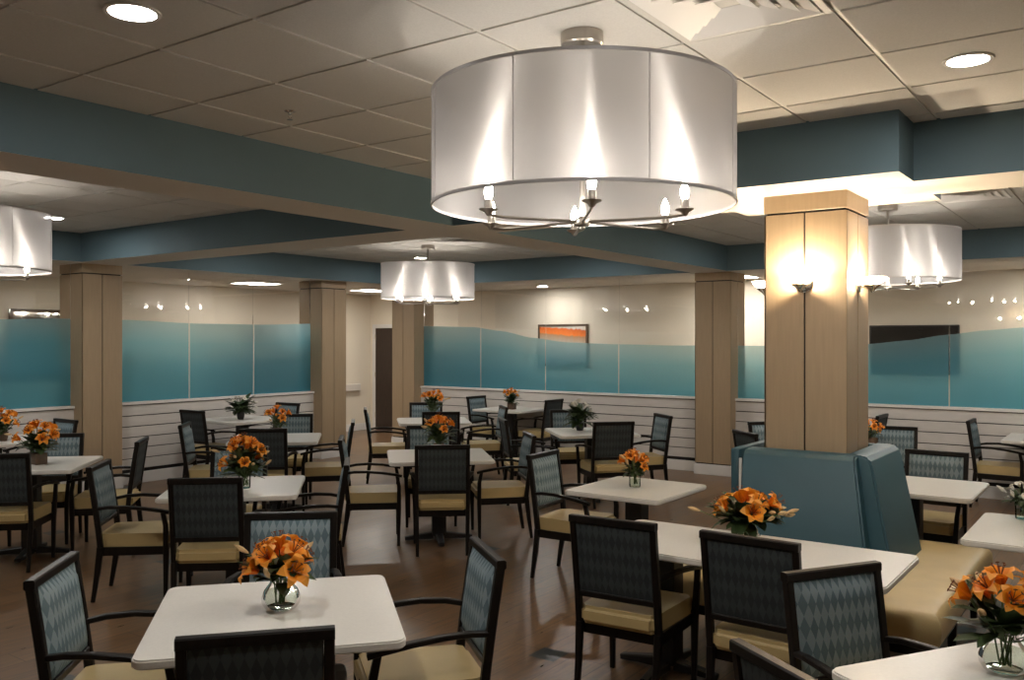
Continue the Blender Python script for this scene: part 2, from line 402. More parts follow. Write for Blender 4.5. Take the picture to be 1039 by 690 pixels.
# ---- round recessed downlights
def downlight(x, y, z, label, name='recessed_downlight', em='downlight_glow', r_=.085):
    r = empty(name, (x, y, z)); tag(r, label, 'ceiling light', 'round recessed downlights')
    bm = BM(); lathe(bm, [(r_+.018, 0), (r_+.016, -.006), (r_, -.006), (r_-.004, .006), (r_+.018, .006)], 32, capb=False, capt=False); obj('trim_ring', bm, 'white_trim', r, True)
    bm = BM(); lathe(bm, [(r_-.004, -.003), (r_-.004, .004)], 32); obj('lens', bm, em, r)
for x, y, lb in ((1.865, 3.075, 'lit round downlight in the ceiling at upper left'), (4.305, .635, 'lit round downlight in the ceiling at upper right'),
                 (1.865, .635, 'lit round downlight above the viewer'),
                 (9.95, 8.8, 'small lit downlight just left of the far lamp stem'), (4.55, 8.9, 'small lit downlight by the top edge of the left lamp'),
                 (7.45, 8.8, 'lit downlight in the far bay, left of the lamp'), (9.95, 6.2, 'lit downlight in the far bay, right of the lamp'),
                 (7.4, .7, 'lit downlight beyond the booth column, nearer one'), (9.8, .7, 'lit downlight beyond the right lamp, farther one'),
                 (9.8, 3.2, 'lit downlight beyond the right lamp, near the far beam'), (1.9, 8.7, 'lit downlight outside the view at left'), (2.0, 6.1, 'lit downlight before the left lamp')):
    downlight(x, y, H_C-.001, lb)
for x, y, lb in ((6.30, 11.5, 'small round light in the corridor soffit left of the left column'), (12.25, 8.15, 'round light washing the wall above the orange painting')):
    downlight(x, y, H_S-.001, lb, em='corridor_downlight_glow' if y != 8.15 else 'downlight_glow')
# corridor troffers
def troffer(x, y, w, h, label):
    r = empty('corridor_light', (x, y, H_S)); tag(r, label, 'ceiling light', 'flat corridor light panels')
    bm = BM()
    for lo, hi in (((-w/2-.02, -h/2-.02), (w/2+.02, -h/2)), ((-w/2-.02, h/2), (w/2+.02, h/2+.02)), ((-w/2-.02, -h/2), (-w/2, h/2)), ((w/2, -h/2), (w/2+.02, h/2))):
        box(bm, (*lo, -.008), (*hi, .002))
    obj('frame', bm, 'white_trim', r)
    bm = BM(); box(bm, (-w/2, -h/2, -.005), (w/2, h/2, .001)); obj('diffuser_panel', bm, 'corridor_glow', r)
troffer(9.05, 11.45, .6, .5, 'bright flat light panel in the corridor seen between the two left columns')
troffer(3.0, 11.5, .6, .5, 'flat light panel in the left corridor beyond the frame')
troffer(11.55, 11.4, .6, .5, 'bright flat light panel in the corridor by the dark door')
troffer(12.1, 4.85, .5, .7, 'added light panel over the right corridor, hidden behind the right column')  # added to light the corridor, kept out of sight
troffer(12.1, .3, .5, .9, 'flat light panel over the right corridor at the far right')

# ---- sprinkler
r = empty('fire_sprinkler', (3.16, 3.72, H_C)); tag(r, 'small metal fire sprinkler on the nearest tiled ceiling', 'sprinkler')
bm = BM(); lathe(bm, [(.030, 0), (.030, -.004), (.012, -.010), (.010, -.02)], 16); obj('ceiling_plate', bm, 'chrome', r, True)
bm = BM(); tube(bm, [(-.010, 0, -.018), (-.013, 0, -.032), (0, 0, -.046)], .0025, 6); tube(bm, [(.010, 0, -.018), (.013, 0, -.032), (0, 0, -.046)], .0025, 6); obj('yoke', bm, 'chrome', r)
bm = BM(); lathe(bm, [(.016, -.046), (.016, -.049)], 12); obj('deflector', bm, 'chrome', r)

# ------------------------------------------------------------------ columns
def column(x, y, label, w=.5, top=True, sconces=False):
    r = empty('column', (x, y, 0)); tag(r, label, 'column', None, 'structure')
    h = w/2
    bm = BM(); box(bm, (-h+.012, -h+.012, 0), (h-.012, h-.012, H_S)); obj('core', bm, 'dark_gap', r)
    g = .005
    for s in range(4):
        for side in (-1, 1):
            bm = BM()
            a, b = (g, h) if side > 0 else (-h+.0005, -g)
            box(bm, (a, -h, .155), (b, -h+.0115, 2.565), .0015); obj('cladding_panel', bm, 'column_laminate', r, rot=(0, 0, s*math.pi/2))
    bm = BM(); box(bm, (-h-.002, -h-.002, 2.578), (h+.002, h+.002, H_S), .002); obj('capital', bm, 'column_laminate', r)
    bm = BM(); box(bm, (-h-.012, -h-.012, 0), (h+.012, h+.012, .14), .004); obj('plinth', bm, 'white_trim', r)
    return r
column(5.69, 1.70, 'tan panelled column rising from the teal booth, lit by wall lamps')
column(11.35, 4.68, 'tan panelled column in the middle of the right glazed partition')
column(5.73, YG, 'tan panelled column at the left, between glass panels')
column(9.42, YG, 'tan panelled column at the end of the left partition beside the passage')
column(XG, 10.21, 'tan panelled corner column to the right of the dark door')

# ------------------------------------------------------------------ knee walls with shiplap and cap
def knee(name, a, b, axis, label):
    """axis 'x': wall along x at y=YG; room face towards -y.  axis 'y': wall along y at x=XG; room face towards -x."""
    r = empty(name, (0, 0, 0)); tag(r, label, 'half wall', None, 'structure')
    def P(u0, u1, v0, v1, z0, z1, bm, bev=0):
        if axis == 'x': box(bm, (u0, YG+v0, z0), (u1, YG+v1, z1), bev)
        else: box(bm, (XG+v0, u0, z0), (XG+v1, u1, z1), bev)
    bm = BM(); P(a, b, -.055, .055, 0, .985, bm); obj('wall_core', bm, 'dark_gap', r)
    bm = BM(); n = 6; z0 = .185; sp = (.985-z0)/n
    for k in range(n):
        P(a, b, -.075, -.0551, z0+k*sp, z0+(k+1)*sp-.011, bm, .002)
    obj('shiplap_boards', bm, 'shiplap', r)
    bm = BM(); P(a, b, .0551, .07, 0, .985, bm); obj('corridor_face', bm, 'corridor_paint', r)
    bm = BM(); P(a, b, -.095, .09, .985, 1.015, bm, .003); obj('cap', bm, 'white_trim', r)
    bm = BM(); P(a, b, -.083, -.0552, 0, .14, bm, .003); obj('baseboard', bm, 'white_trim', r)
knee('wall_left_half', -2.05, 5.48, 'x', 'white shiplap half wall left of the left column')
knee('wall_left_half', 5.98, 9.17, 'x', 'white shiplap half wall between the two left columns')
knee('wall_right_half', 4.93, 9.96, 'y', 'long white shiplap half wall under the right glass')
knee('wall_right_half', -3.05, 4.43, 'y', 'white shiplap half wall behind the booth and right tables')

# glass panels with frosted film
FL = [(-2.1, 2.0), (3.5, 1.99), (4.69, 2.02), (5.34, 2.04), (6.21, 2.04), (7.19, 2.01), (8.2, 2.01), (9.3, 2.04)]
FR = [(-3.1, 1.75), (-1.0, 1.90), (.2, 1.96), (1.11, 1.93), (1.49, 1.90), (1.9, 1.85), (2.33, 1.785), (2.78, 1.74), (3.5, 1.715), (4.48, 1.715), (5.41, 1.715), (6.35, 1.73), (7.11, 1.755), (7.74, 1.825), (8.31, 1.93), (8.9, 2.0), (9.96, 2.025)]
def film_z(tab, u):
    for (a, za), (b, zb) in zip(tab, tab[1:]):
        if a <= u <= b:
            f = (u-a)/(b-a); f = f*f*(3-2*f)*.5 + f*.5
            return za+(zb-za)*f
    return tab[-1][1]
WN = [0]
def glazing(axis, a, b, label):
    WN[0] += 1
    r = empty('window_%d' % WN[0], (0, 0, 0)); tag(r, label, 'glass partition', None, 'structure')
    bm = BM()
    if axis == 'x': box(bm, (a+.004, YG-.005, 1.016), (b-.004, YG+.005, H_S-.001))
    else: box(bm, (XG-.005, a+.004, 1.016), (XG+.005, b-.004, H_S-.001))
    obj('glass_pane', bm, 'clear_glass', r)
    bm = BM(); uvl = bm.loops.layers.uv.new('UVMap'); n = 24; prev = None
    tab = FL if axis == 'x' else FR
    for k in range(n+1):
        u = a+.006+(b-a-.012)*k/n; zt = film_z(tab, u); col = []
        for q in range(9):
            z = zt-(zt-1.018)*q/8
            v = bm.verts.new((u, YG-.0062, z) if axis == 'x' else (XG-.0062, u, z)); col.append((v, zt-z))
        if prev:
            for q in range(8):
                f = bm.faces.new((prev[q][0], col[q][0], col[q+1][0], prev[q+1][0]))
                for lp, dd in zip(f.loops, (prev[q][1], col[q][1], col[q+1][1], prev[q+1][1])): lp[uvl].uv = (0, dd)
        prev = col
    obj('frosted_film', bm, 'teal_film', r)
for a, b, lb in ((-2.05, 1.9, 'glass panel of the left partition far outside the view'), (1.9, 3.7, 'glass panel of the left partition beyond the frame'), (3.7, 5.48, 'glass panel with teal frosted film left of the left column'),
                 (5.98, 7.07, 'first glass panel with teal film right of the left column'), (7.07, 8.11, 'second glass panel with teal film right of the left column'), (8.11, 9.17, 'third glass panel with teal film right of the left column')):
    glazing('x', a, b, lb)
for a, b, lb in ((8.74, 9.96, 'glass panel with teal wave film beside the corner column'), (7.49, 8.74, 'glass panel with sloping teal wave, second from the corner column'), (6.22, 7.49, 'glass panel with low teal film across the orange painting'),
                 (4.93, 6.22, 'glass panel with teal film just left of the right column'), (3.2, 4.43, 'glass panel with teal film between right column and booth column'), (1.87, 3.2, 'glass panel with teal film in front of the television'),
                 (.55, 1.87, 'glass panel with rising teal wave at the right edge'), (-1.2, .55, 'glass panel of the right partition beyond the frame'), (-3.05, -1.2, 'glass panel of the right partition far outside the view')):
    glazing('y', a, b, lb)

# ---- corridor: door, handrail, painting, television, framed mirror
r = empty('door_1', (XW, 12.05, 0)); tag(r, 'dark brown wooden door in a white frame at the end of the passage', 'door', None, 'structure')
bm = BM(); box(bm, (-.045, -.47, .005), (-.003, .47, 2.02), .003); obj('door_leaf', bm, 'door_wood', r)
bm = BM(); box(bm, (-.03, .47, 0), (-.001, .57, 2.10), .003); box(bm, (-.03, -.57, 0), (-.001, -.47, 2.10), .003); box(bm, (-.03, -.4695, 2.025), (-.001, .4695, 2.10), .003); obj('door_frame', bm, 'white_trim', r)
for z in (.25, 1.05, 1.8):
    bm = BM(); box(bm, (-.052, .455, z), (-.0455, .48, z+.1)); obj('hinge', bm, 'chrome', r)
bm = BM(); tube(bm, [(-.05, -.40, 1.0), (-.10, -.40, 1.0), (-.10, -.28, 1.0)], .010, 8); obj('door_handle', bm, 'chrome', r)
r = empty('handrail', (11.3, YW, .86)); tag(r, 'pale wooden handrail on the corridor wall beside the dark door', 'handrail')
bm = BM(); box(bm, (-2.6, -.085, -.07), (1.2, -.045, .07), .012, 2); obj('rail', bm, 'soffit_paint', r)
for x in (-2.2, -1.2, -.2, .8):
    bm = BM(); box(bm, (x-.03, -.046, -.03), (x+.03, -.001, .03)); obj('bracket', bm, 'white_trim', r)
r = empty('wall_painting', (XW-.003, 8.12, 1.70)); tag(r, 'framed abstract painting with an orange band, behind the teal glass', 'picture')
bm = BM(); hw, hh = .50, .36
for lo, hi in (((-hw, -hh), (hw, -hh+.035)), ((-hw, hh-.035), (hw, hh)), ((-hw, -hh+.035), (-hw+.035, hh-.035)), ((hw-.035, -hh+.035), (hw, hh-.035))):
    box(bm, (-.035, lo[0], lo[1]), (-.001, hi[0], hi[1]), .002)
obj('picture_frame', bm, 'frame_wood', r)
bm = BM(); box(bm, (-.022, -hw+.034, -hh+.034), (-.004, hw-.034, hh-.034)); obj('canvas', bm, 'painting', r)
r = empty('wall_television', (XW-.003, 2.55, 1.66)); tag(r, 'black flat television on the corridor wall, half behind the teal film', 'television')
bm = BM(); box(bm, (-.055, -.56, -.33), (-.012, .56, .33), .006, 2); obj('bezel', bm, 'black_plastic', r)
bm = BM(); box(bm, (-.0565, -.54, -.31), (-.0552, .54, .31)); obj('screen', bm, 'screen_black', r)
bm = BM(); box(bm, (-.0118, -.2, -.15), (-.001, .2, .15)); obj('wall_bracket', bm, 'black_metal', r)
r = empty('framed_mirror', (6.45, YW-.003, 1.72)); tag(r, 'brown framed mirror on the corridor wall behind the left glass panel', 'mirror')
bm = BM(); hw, hh = .58, .50
for lo, hi in (((-hw, -hh), (hw, -hh+.045)), ((-hw, hh-.045), (hw, hh)), ((-hw, -hh+.045), (-hw+.045, hh-.045)), ((hw-.045, -hh+.045), (hw, hh-.045))):
    box(bm, (lo[0], -.035, lo[1]), (hi[0], -.001, hi[1]), .002)
obj('mirror_frame', bm, 'frame_wood', r)
bm = BM(); box(bm, (-hw+.044, -.018, -hh+.044), (hw-.044, -.004, hh-.044)); obj('mirror_glass', bm, 'mirror', r)

# ------------------------------------------------------------------ drum chandeliers
def make_chandelier():
    r = empty('drum_chandelier', (0, 0, 0))
    zc = H_C
    bm = BM(); lathe(bm, [(.085, 0), (.085, -.045), (.078, -.052), (.02, -.052)], 32); obj('canopy', bm, 'brushed_nickel', r, True, loc=(0, 0, zc))
    bm = BM(); tube(bm, [(0, 0, zc-.052), (0, 0, 2.262)], .011, 12); obj('stem', bm, 'brushed_nickel', r, True)
    RS, zb, ztp = .60, 2.325, 2.762
    bm = BM(); lathe(bm, [(RS, zb), (RS, zb+.11), (RS, zb+.22), (RS, zb+.33), (RS, ztp)], 96, capb=False, capt=False); obj('shade', bm, 'organza', r, True)
    for z in (zb, ztp):
        bm = BM(); n = 96; q = [(RS+.003, z-.006), (RS+.003, z+.006), (RS-.003, z+.006), (RS-.003, z-.006)]
        rings = [[bm.verts.new((rr*math.cos(2*math.pi*k/n), rr*math.sin(2*math.pi*k/n), zz)) for k in range(n)] for rr, zz in q]
        for a in range(4):
            A, B = rings[a], rings[(a+1) % 4]
            for k in range(n): bm.faces.new((A[k], A[(k+1) % n], B[(k+1) % n], B[k]))
        obj('rim', bm, 'shade_rim', r, True)
    a0 = R_(35.6+180-5)
    for k in range(8):
        a = a0+R_(22.5+45*k); c, s = math.cos(a), math.sin(a)
        bm = BM(); sweep(bm, [(c*(RS+.001), s*(RS+.001), zb+.0065), (c*(RS+.001), s*(RS+.001), ztp-.0065)], .0035, .002, side=(-s, c, 0)); obj('seam', bm, 'organza_seam', r)
    for k in range(3):
        a = a0+R_(30+120*k); bm = BM(); tube(bm, [(.011*math.cos(a), .011*math.sin(a), ztp-.02), ((RS-.003)*math.cos(a), (RS-.003)*math.sin(a), ztp-.003)], .004, 6); obj('spoke', bm, 'brushed_nickel', r)
    bm = BM(); lathe(bm, [(.004, -.035), (.012, -.028), (.012, -.02), (.03, -.015), (.034, 0), (.03, .012), (.014, .02), (.014, .05)], 20); obj('hub', bm, 'brushed_nickel', r, True, loc=(0, 0, 2.262))
    for k in range(6):
        a = a0+R_(60*k+5); c, s = math.cos(a), math.sin(a); ra = .425
        arm = None
        bm = BM(); tube(bm, [(.028*c, .028*s, 2.262), (.2*c, .2*s, 2.258), (.36*c, .36*s, 2.256), (ra*c, ra*s, 2.262), (ra*c, ra*s, 2.272)], .0055, 8); arm = obj('arm', bm, 'brushed_nickel', r, True)
        bm = BM(); lathe(bm, [(.006, -.014), (.012, -.008), (.016, 0), (.034, .008), (.036, .012), (.018, .016), (.0165, .020), (.0165, .048), (.014, .05)], 20); obj('candle_cup', bm, 'brushed_nickel', arm, True, loc=(ra*c, ra*s, 2.27))
        bm = BM(); lathe(bm, [(.011, 0), (.0135, .008), (.0165, .02), (.016, .032), (.011, .048), (.004, .062), (.001, .068)], 12); obj('bulb', bm, 'bulb_glow', arm, True, loc=(ra*c, ra*s, 2.3205))
    return r
principled('organza_seam', (.42, .40, .40), .7); principled('shade_rim', (.40, .38, .37), .4)
ch = make_chandelier()
for i, (x, y, lb) in enumerate(((3.045, 1.835, 'large silver organza drum lamp nearest the camera, six lit candle bulbs below'), (3.05, 7.31, 'silver drum lamp cut off by the left edge of the picture'),
                                (8.68, 7.55, 'smallest silver drum lamp, hanging in the far bay before the corner column'), (8.54, 1.915, 'silver drum lamp just right of the tall booth column'))):
    o = ch if i == 0 else copy_tree(ch)
    o.location = (x, y, 0); tag(o, lb, 'chandelier', 'drum chandeliers of the dining room')

# ------------------------------------------------------------------ column sconces
def make_sconce():
    r = empty('wall_sconce', (0, 0, 0))      # back on y=0 plane, sticks out to -y
    bm = BM(); lathe(bm, [(.05, 0), (.05, .010), (.044, .014)], 24); obj('back_plate', bm, 'chrome', r, True, rot=(R_(90), 0, 0))
    bm = BM(); tube(bm, [(0, -.012, 0), (0, -.05, -.02), (0, -.085, -.03)], .008, 8); obj('arm', bm, 'chrome', r, True)
    bm = BM(); lathe(bm, [(.006, -.05), (.012, -.042), (.02, -.03), (.048, -.012), (.052, -.004), (.046, 0)], 24); obj('cup', bm, 'chrome', r, True, loc=(0, -.085, 0))
    bm = BM(); lathe(bm, [(.03, .002), (.058, .012), (.076, .028), (.082, .044)], 28, capb=False, capt=False); obj('glass_bowl', bm, 'frosted_glass', r, True, loc=(0, -.085, 0))
    bm = BM(); lathe(bm, [(.008, .002), (.014, .010), (.019, .024), (.016, .038), (.004, .046)], 14); obj('bulb', bm, 'sconce_glow', r, True, loc=(0, -.075, 0))
    return r
sc0 = make_sconce()
for i, (x, y, rz, lb) in enumerate(((5.44, 1.70, -90, 'glowing wall lamp on the front face of the booth column'), (5.69, 1.45, 0, 'glowing wall lamp on the right side of the booth column'),
                                    (5.69, 1.95, 180, 'glowing wall lamp on the left side of the booth column'), (5.94, 1.70, 90, 'glowing wall lamp on the hidden back of the booth column'))):
    o = sc0 if i == 0 else copy_tree(sc0)
    o.location = (x, y, 2.13); o.rotation_euler = (0, 0, R_(rz)); tag(o, lb, 'wall lamp', 'wall lamps on the booth column')

# ------------------------------------------------------------------ banquette booth
r = empty('banquette_booth', (5.69, 1.70, 0)); tag(r, 'teal and beige banquette wrapped round the lit column', 'booth')
def booth_back(w0, w1, rz, mat='teal_vinyl'):
    # leaning pad; local: column towards +y, seat towards -y
    bm = BM()
    sec = [(-.56, .46), (-.415, 1.075), (-.395, 1.105), (-.36, 1.12), (-.262, 1.12), (-.262, .46)]
    rings = []
    for sx in (-1, 1):
        ring = []
        for y, z in sec:
            f = (z-.46)/(1.12-.46); k = 0 if sx < 0 else 1
            ring.append(bm.verts.new((w0[k]+(w1[k]-w0[k])*f, y, z)))
        rings.append(ring)
    n = len(sec)
    for i in range(n): bm.faces.new((rings[0][i], rings[0][(i+1) % n], rings[1][(i+1) % n], rings[1][i]))
    bm.faces.new(list(reversed(rings[0]))); bm.faces.new(rings[1])
    bmesh.ops.bevel(bm, geom=[e for e in bm.edges], offset=.012, segments=2, affect='EDGES')
    return obj('backrest', bm, mat, r, True, rot=(0, 0, R_(rz)))
booth_back((-.32, .45), (-.33, .335), -90); booth_back((-.45, .31), (-.335, .40), 0)
for nm_, lo, hi in (('panel', (-.38, .3605, .02), (.40, .42, 1.115)), ('panel', (.3605, -.26, .02), (.42, .36, 1.115))):
    bm = BM(); box(bm, lo, hi, .012, 2); obj('rear_panel', bm, 'teal_vinyl', r, True)
bm = BM(); box(bm, (-.405, .338, .48), (-.392, .356, 1.06), .003); obj('edge_trim', bm, 'white_trim', r)
bm = BM(); box(bm, (-.36, -.36, .02), (.36, -.2605, 1.0)); box(bm, (-.36, .2605, .02), (.36, .36, 1.0)); box(bm, (-.36, -.2605, .02), (-.2605, .2605, 1.0)); box(bm, (.2605, -.2605, .02), (.36, .2605, 1.0))
obj('back_core', bm, 'black_metal', r)
# L-shaped cushion: front wing (towards the window table) and right wing
poly = [(-1.07, -.90), (.66, -.90), (.66, -.42), (-.42, -.42), (-.42, .62), (-1.07, .62)]
def inset(pl, d):
    n = len(pl); out = []
    for k in range(n):
        p0, p1, p2 = Vector(pl[k-1]), Vector(pl[k]), Vector(pl[(k+1) % n])
        a, b = (p1-p0).normalized(), (p2-p1).normalized()
        out.append(p1 + (Vector((-a.y, a.x)) + Vector((-b.y, b.x)))*d)
    return out
bm = BM(); rings = []
for d, z in ((.030, .305), (.010, .315), (0, .335), (-.006, .39), (-.002, .435), (.012, .460), (.034, .474), (.070, .480)):
    rings.append([bm.verts.new((p.x, p.y, z)) for p in inset(poly, d)])
for a, b in zip(rings, rings[1:]):
    for k in range(6): bm.faces.new((a[k], a[(k+1) % 6], b[(k+1) % 6], b[k]))
bm.faces.new(list(reversed(rings[0]))); bm.faces.new(rings[-1])
obj('seat_cushion', bm, 'beige_vinyl', r, True)
bm = BM(); prism(bm, [(-1.03, -.86), (.62, -.86), (.62, -.42), (-.42, -.42), (-.42, .58), (-1.03, .58)], .25, .3045); obj('seat_frame', bm, 'espresso_wood', r)
for x, y in ((-.98, -.81), (.57, -.81), (-.2, -.81), (.57, -.46), (-.98, .53), (-.98, -.1), (-.46, .53)):
    bm = BM(); sweep(bm, [(x, y, 0), (x, y, .25)], [.035, .055], [.035, .055]); obj('leg', bm, 'espresso_wood', r)

# ------------------------------------------------------------------ dining chair
def make_chair():
    r = empty('dining_armchair', (0, 0, 0))
    W = .212
    for s in (-1, 1):
        bm = BM(); sweep(bm, [(s*.205, -.262, 0), (s*.208, -.232, .20), (s*W, -.212, .375)], [.024, .030, .034], [.026, .036, .042]); obj('leg', bm, 'espresso_wood', r)
        bm = BM(); sweep(bm, [(s*.232, .218, 0), (s*.234, .222, .33), (s*.246, .222, .52), (s*.256, .205, .612)], [.024, .034, .030, .028], [.024, .036, .032, .028]); obj('leg', bm, 'espresso_wood', r)
        bm = BM(); sweep(bm, [(s*.212, -.238, .635), (s*.232, -.16, .648), (s*.252, -.05, .651), (s*.262, .08, .640), (s*.260, .19, .622), (s*.254, .245, .608)], [.026, .03, .034, .04, .044, .038], .022, side=(1, 0, 0)); obj('armrest', bm, 'espresso_wood', r)
    bm = BM()
    def back_y(z): return -.212 - .075*((z-.375)/.55)**1.15
    zs = [.375, .5, .62, .74, .86, .906]
    for s in (-1, 1):
        sweep(bm, [(s*W, back_y(z), z) for z in zs], .032, .036)
    for z in (.905, .525):
        y = back_y(z); lean = math.atan2(-.075, .55)
        sweep(bm, [(-W-(.0165 if z > .7 else 0), y, z), (W+(.0165 if z > .7 else 0), y, z)], .039 if z > .7 else .03, .036 if z > .7 else .03, side=(0, 1, 0))
    obj('back_frame', bm, 'espresso_wood', r)
    bm = BM(); bmr = BM(); nx, nz = 8, 8; z0, z1, hw = .542, .888, W-.017
    front, rear = [], []
    for j in range(nz+1):
        fz = j/nz; z = z0+(z1-z0)*fz; rf, rb = [], []
        for i in range(nx+1):
            fx = i/nx; x = -hw+2*hw*fx
            ed = min(1, min(fx, 1-fx)*7)**.5*min(1, min(fz, 1-fz)*7)**.5
            rf.append(bm.verts.new((x, back_y(z)+.008+.026*ed, z))); rb.append(bmr.verts.new((x, back_y(z)-.010-.006*ed, z)))
        front.append(rf); rear.append(rb)
    for j in range(nz):
        for i in range(nx):
            bm.faces.new((front[j][i], front[j][i+1], front[j+1][i+1], front[j+1][i]))
    def rim(g, yo):
        edge = [g[0][i] for i in range(nx+1)]+[g[j][nx] for j in range(1, nz+1)]+[g[nz][i] for i in range(nx-1, -1, -1)]+[g[j][0] for j in range(nz-1, 0, -1)]
        lo = [bm2.verts.new((v.co.x, back_y(v.co.z)+yo, v.co.z)) for v in edge]
        n = len(edge)
        for k in range(n): bm2.faces.new((edge[k], edge[(k+1) % n], lo[(k+1) % n], lo[k]))
        bm2.faces.new(lo)
    bm2 = bm; rim(front, .0008)
    obj('backrest', bm, 'diamond_fabric', r, True)
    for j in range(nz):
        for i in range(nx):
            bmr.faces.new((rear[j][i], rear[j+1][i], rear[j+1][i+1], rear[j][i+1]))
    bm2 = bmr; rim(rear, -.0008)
    obj('backrest_rear', bmr, 'shaded_diamond_fabric', r, True)['label'] = 'diamond fabric on the back, shade darkened into its colour'
    bm = BM()
    prism(bm, [(-.215, -.195), (.215, -.195), (.228, .205), (-.228, .205)], .315, .372); obj('seat_frame', bm, 'espresso_wood', r)
    bm = BM(); prism(bm, [(-.197, -.245), (.197, -.245), (.2, -.19), (.222, .19), (.217, .245), (-.217, .245), (-.222, .19), (-.2, -.19)], .373, .462)
    bmesh.ops.bevel(bm, geom=[e for e in bm.edges], offset=.022, segments=3, affect='EDGES')
    for v in bm.verts:
        if v.co.z > .455: v.co.z += .012*max(0, 1-(v.co.x/.21)**2)*max(0, 1-(v.co.y/.23)**2)
    obj('seat_cushion', bm, 'beige_vinyl', r, True)
    return r
chair0 = make_chair(); used = [False]
def chair(bx, by, face, label):
    """bx, by: middle of the top rail; face: heading of the sitter in degrees."""
    a = R_(face)
    o = copy_tree(chair0) if used[0] else chair0; used[0] = True
    o.location = (bx+math.cos(a)*.285, by+math.sin(a)*.285, 0); o.rotation_euler = (0, 0, a-math.pi/2)
    tag(o, label, 'chair', 'teal diamond fabric dining chairs')

# ------------------------------------------------------------------ tables
def table(x, y, rz, label, w=.9, d=.9, posts=((0, 0),), foot=.30, grp='white topped pedestal dining tables'):
    r = empty('dining_table', (x, y, 0), R_(rz)); tag(r, label, 'table', grp)
    bm = BM(); prism(bm, rrect(w, d, .045), .728, .760, 0, 0)
    bm.normal_update()
    es = [e for e in bm.edges if len(e.link_faces) == 2 and abs(e.link_faces[0].normal.z-e.link_faces[1].normal.z) > .5]
    bmesh.ops.bevel(bm, geom=es, offset=.006, segments=2, affect='EDGES')
    obj('tabletop', bm, 'laminate', r, True)
    for px, py in posts:
        bm = BM(); box(bm, (px-.062, py-.062, .05), (px+.062, py+.062, .69), .006); obj('pedestal', bm, 'black_metal', r)
        bm = BM(); box(bm, (px-.2, py-.03, .69), (px+.2, py+.03, .7275)); box(bm, (px-.03, py-.2, .692), (px+.03, py+.2, .727)); obj('top_bracket', bm, 'black_metal', r)
        for k in range(4):
            bm = BM(); sweep(bm, [(.05, 0, .045), (foot*.6, 0, .036), (foot, 0, .024)], [.075, .06, .05], [.06, .042, .03], side=(0, 1, 0)); obj('foot', bm, 'black_metal', r, loc=(px, py, 0), rot=(0, 0, k*math.pi/2))
    return r

# T: name -> table position
table(2.22, 2.69, -41, 'white square table at lower left, nearest the camera, with round glass vase of lilies', .89, .89)
table(3.95, 5.22, 45, 'white square table at left with a tall orange lily bouquet in a glass')
table(6.15, 7.46, 45, 'white square table in front of the second left column, orange bouquet on it')
table(7.38, 9.62, 0, 'white table against the left shiplap wall with white flowers in a dark pot')
table(3.68, 7.56, 45, 'white square table at the left edge with orange lilies in a square pot')
table(4.30, 9.62, 0, 'white table against the left shiplap wall, cut by the left edge')
table(6.08, 5.16, 45, 'white square table in the middle left behind the rear-facing chair')
table(8.66, 7.44, 45, 'white square table under the far drum lamp')
table(10.81, 7.75, 0, 'white table against the right shiplap wall below the painting', .86, .86)
table(8.66, 5.10, 45, 'white square table with white flowers, before the right shiplap wall')
table(5.55, 2.90, 0, 'white square table left of the booth with a small orange bouquet in glass', .80, .72)
table(4.235, 1.63, 0, 'long white table in front of the teal booth', .70, 1.50, posts=((.165, -.51), (.165, .48)), foot=.28)
table(2.98, .20, -32, 'white table cut by the lower right corner, lilies on it', .9, .9)
table(6.80, 1.36, 0, 'white table just behind the right end of the booth', .84, .88)
table(5.52, .36, 0, 'white table at the right edge beside the beige booth seat', .9, .86, foot=.24)
table(10.79, .78, 0, 'white table against the right shiplap wall at the right edge')
table(8.72, 2.42, 45, 'white table hidden behind the lit column', .76, .76)
table(10.81, 3.25, 0, 'white table against the right wall, hidden behind the lit column', .86, .86)

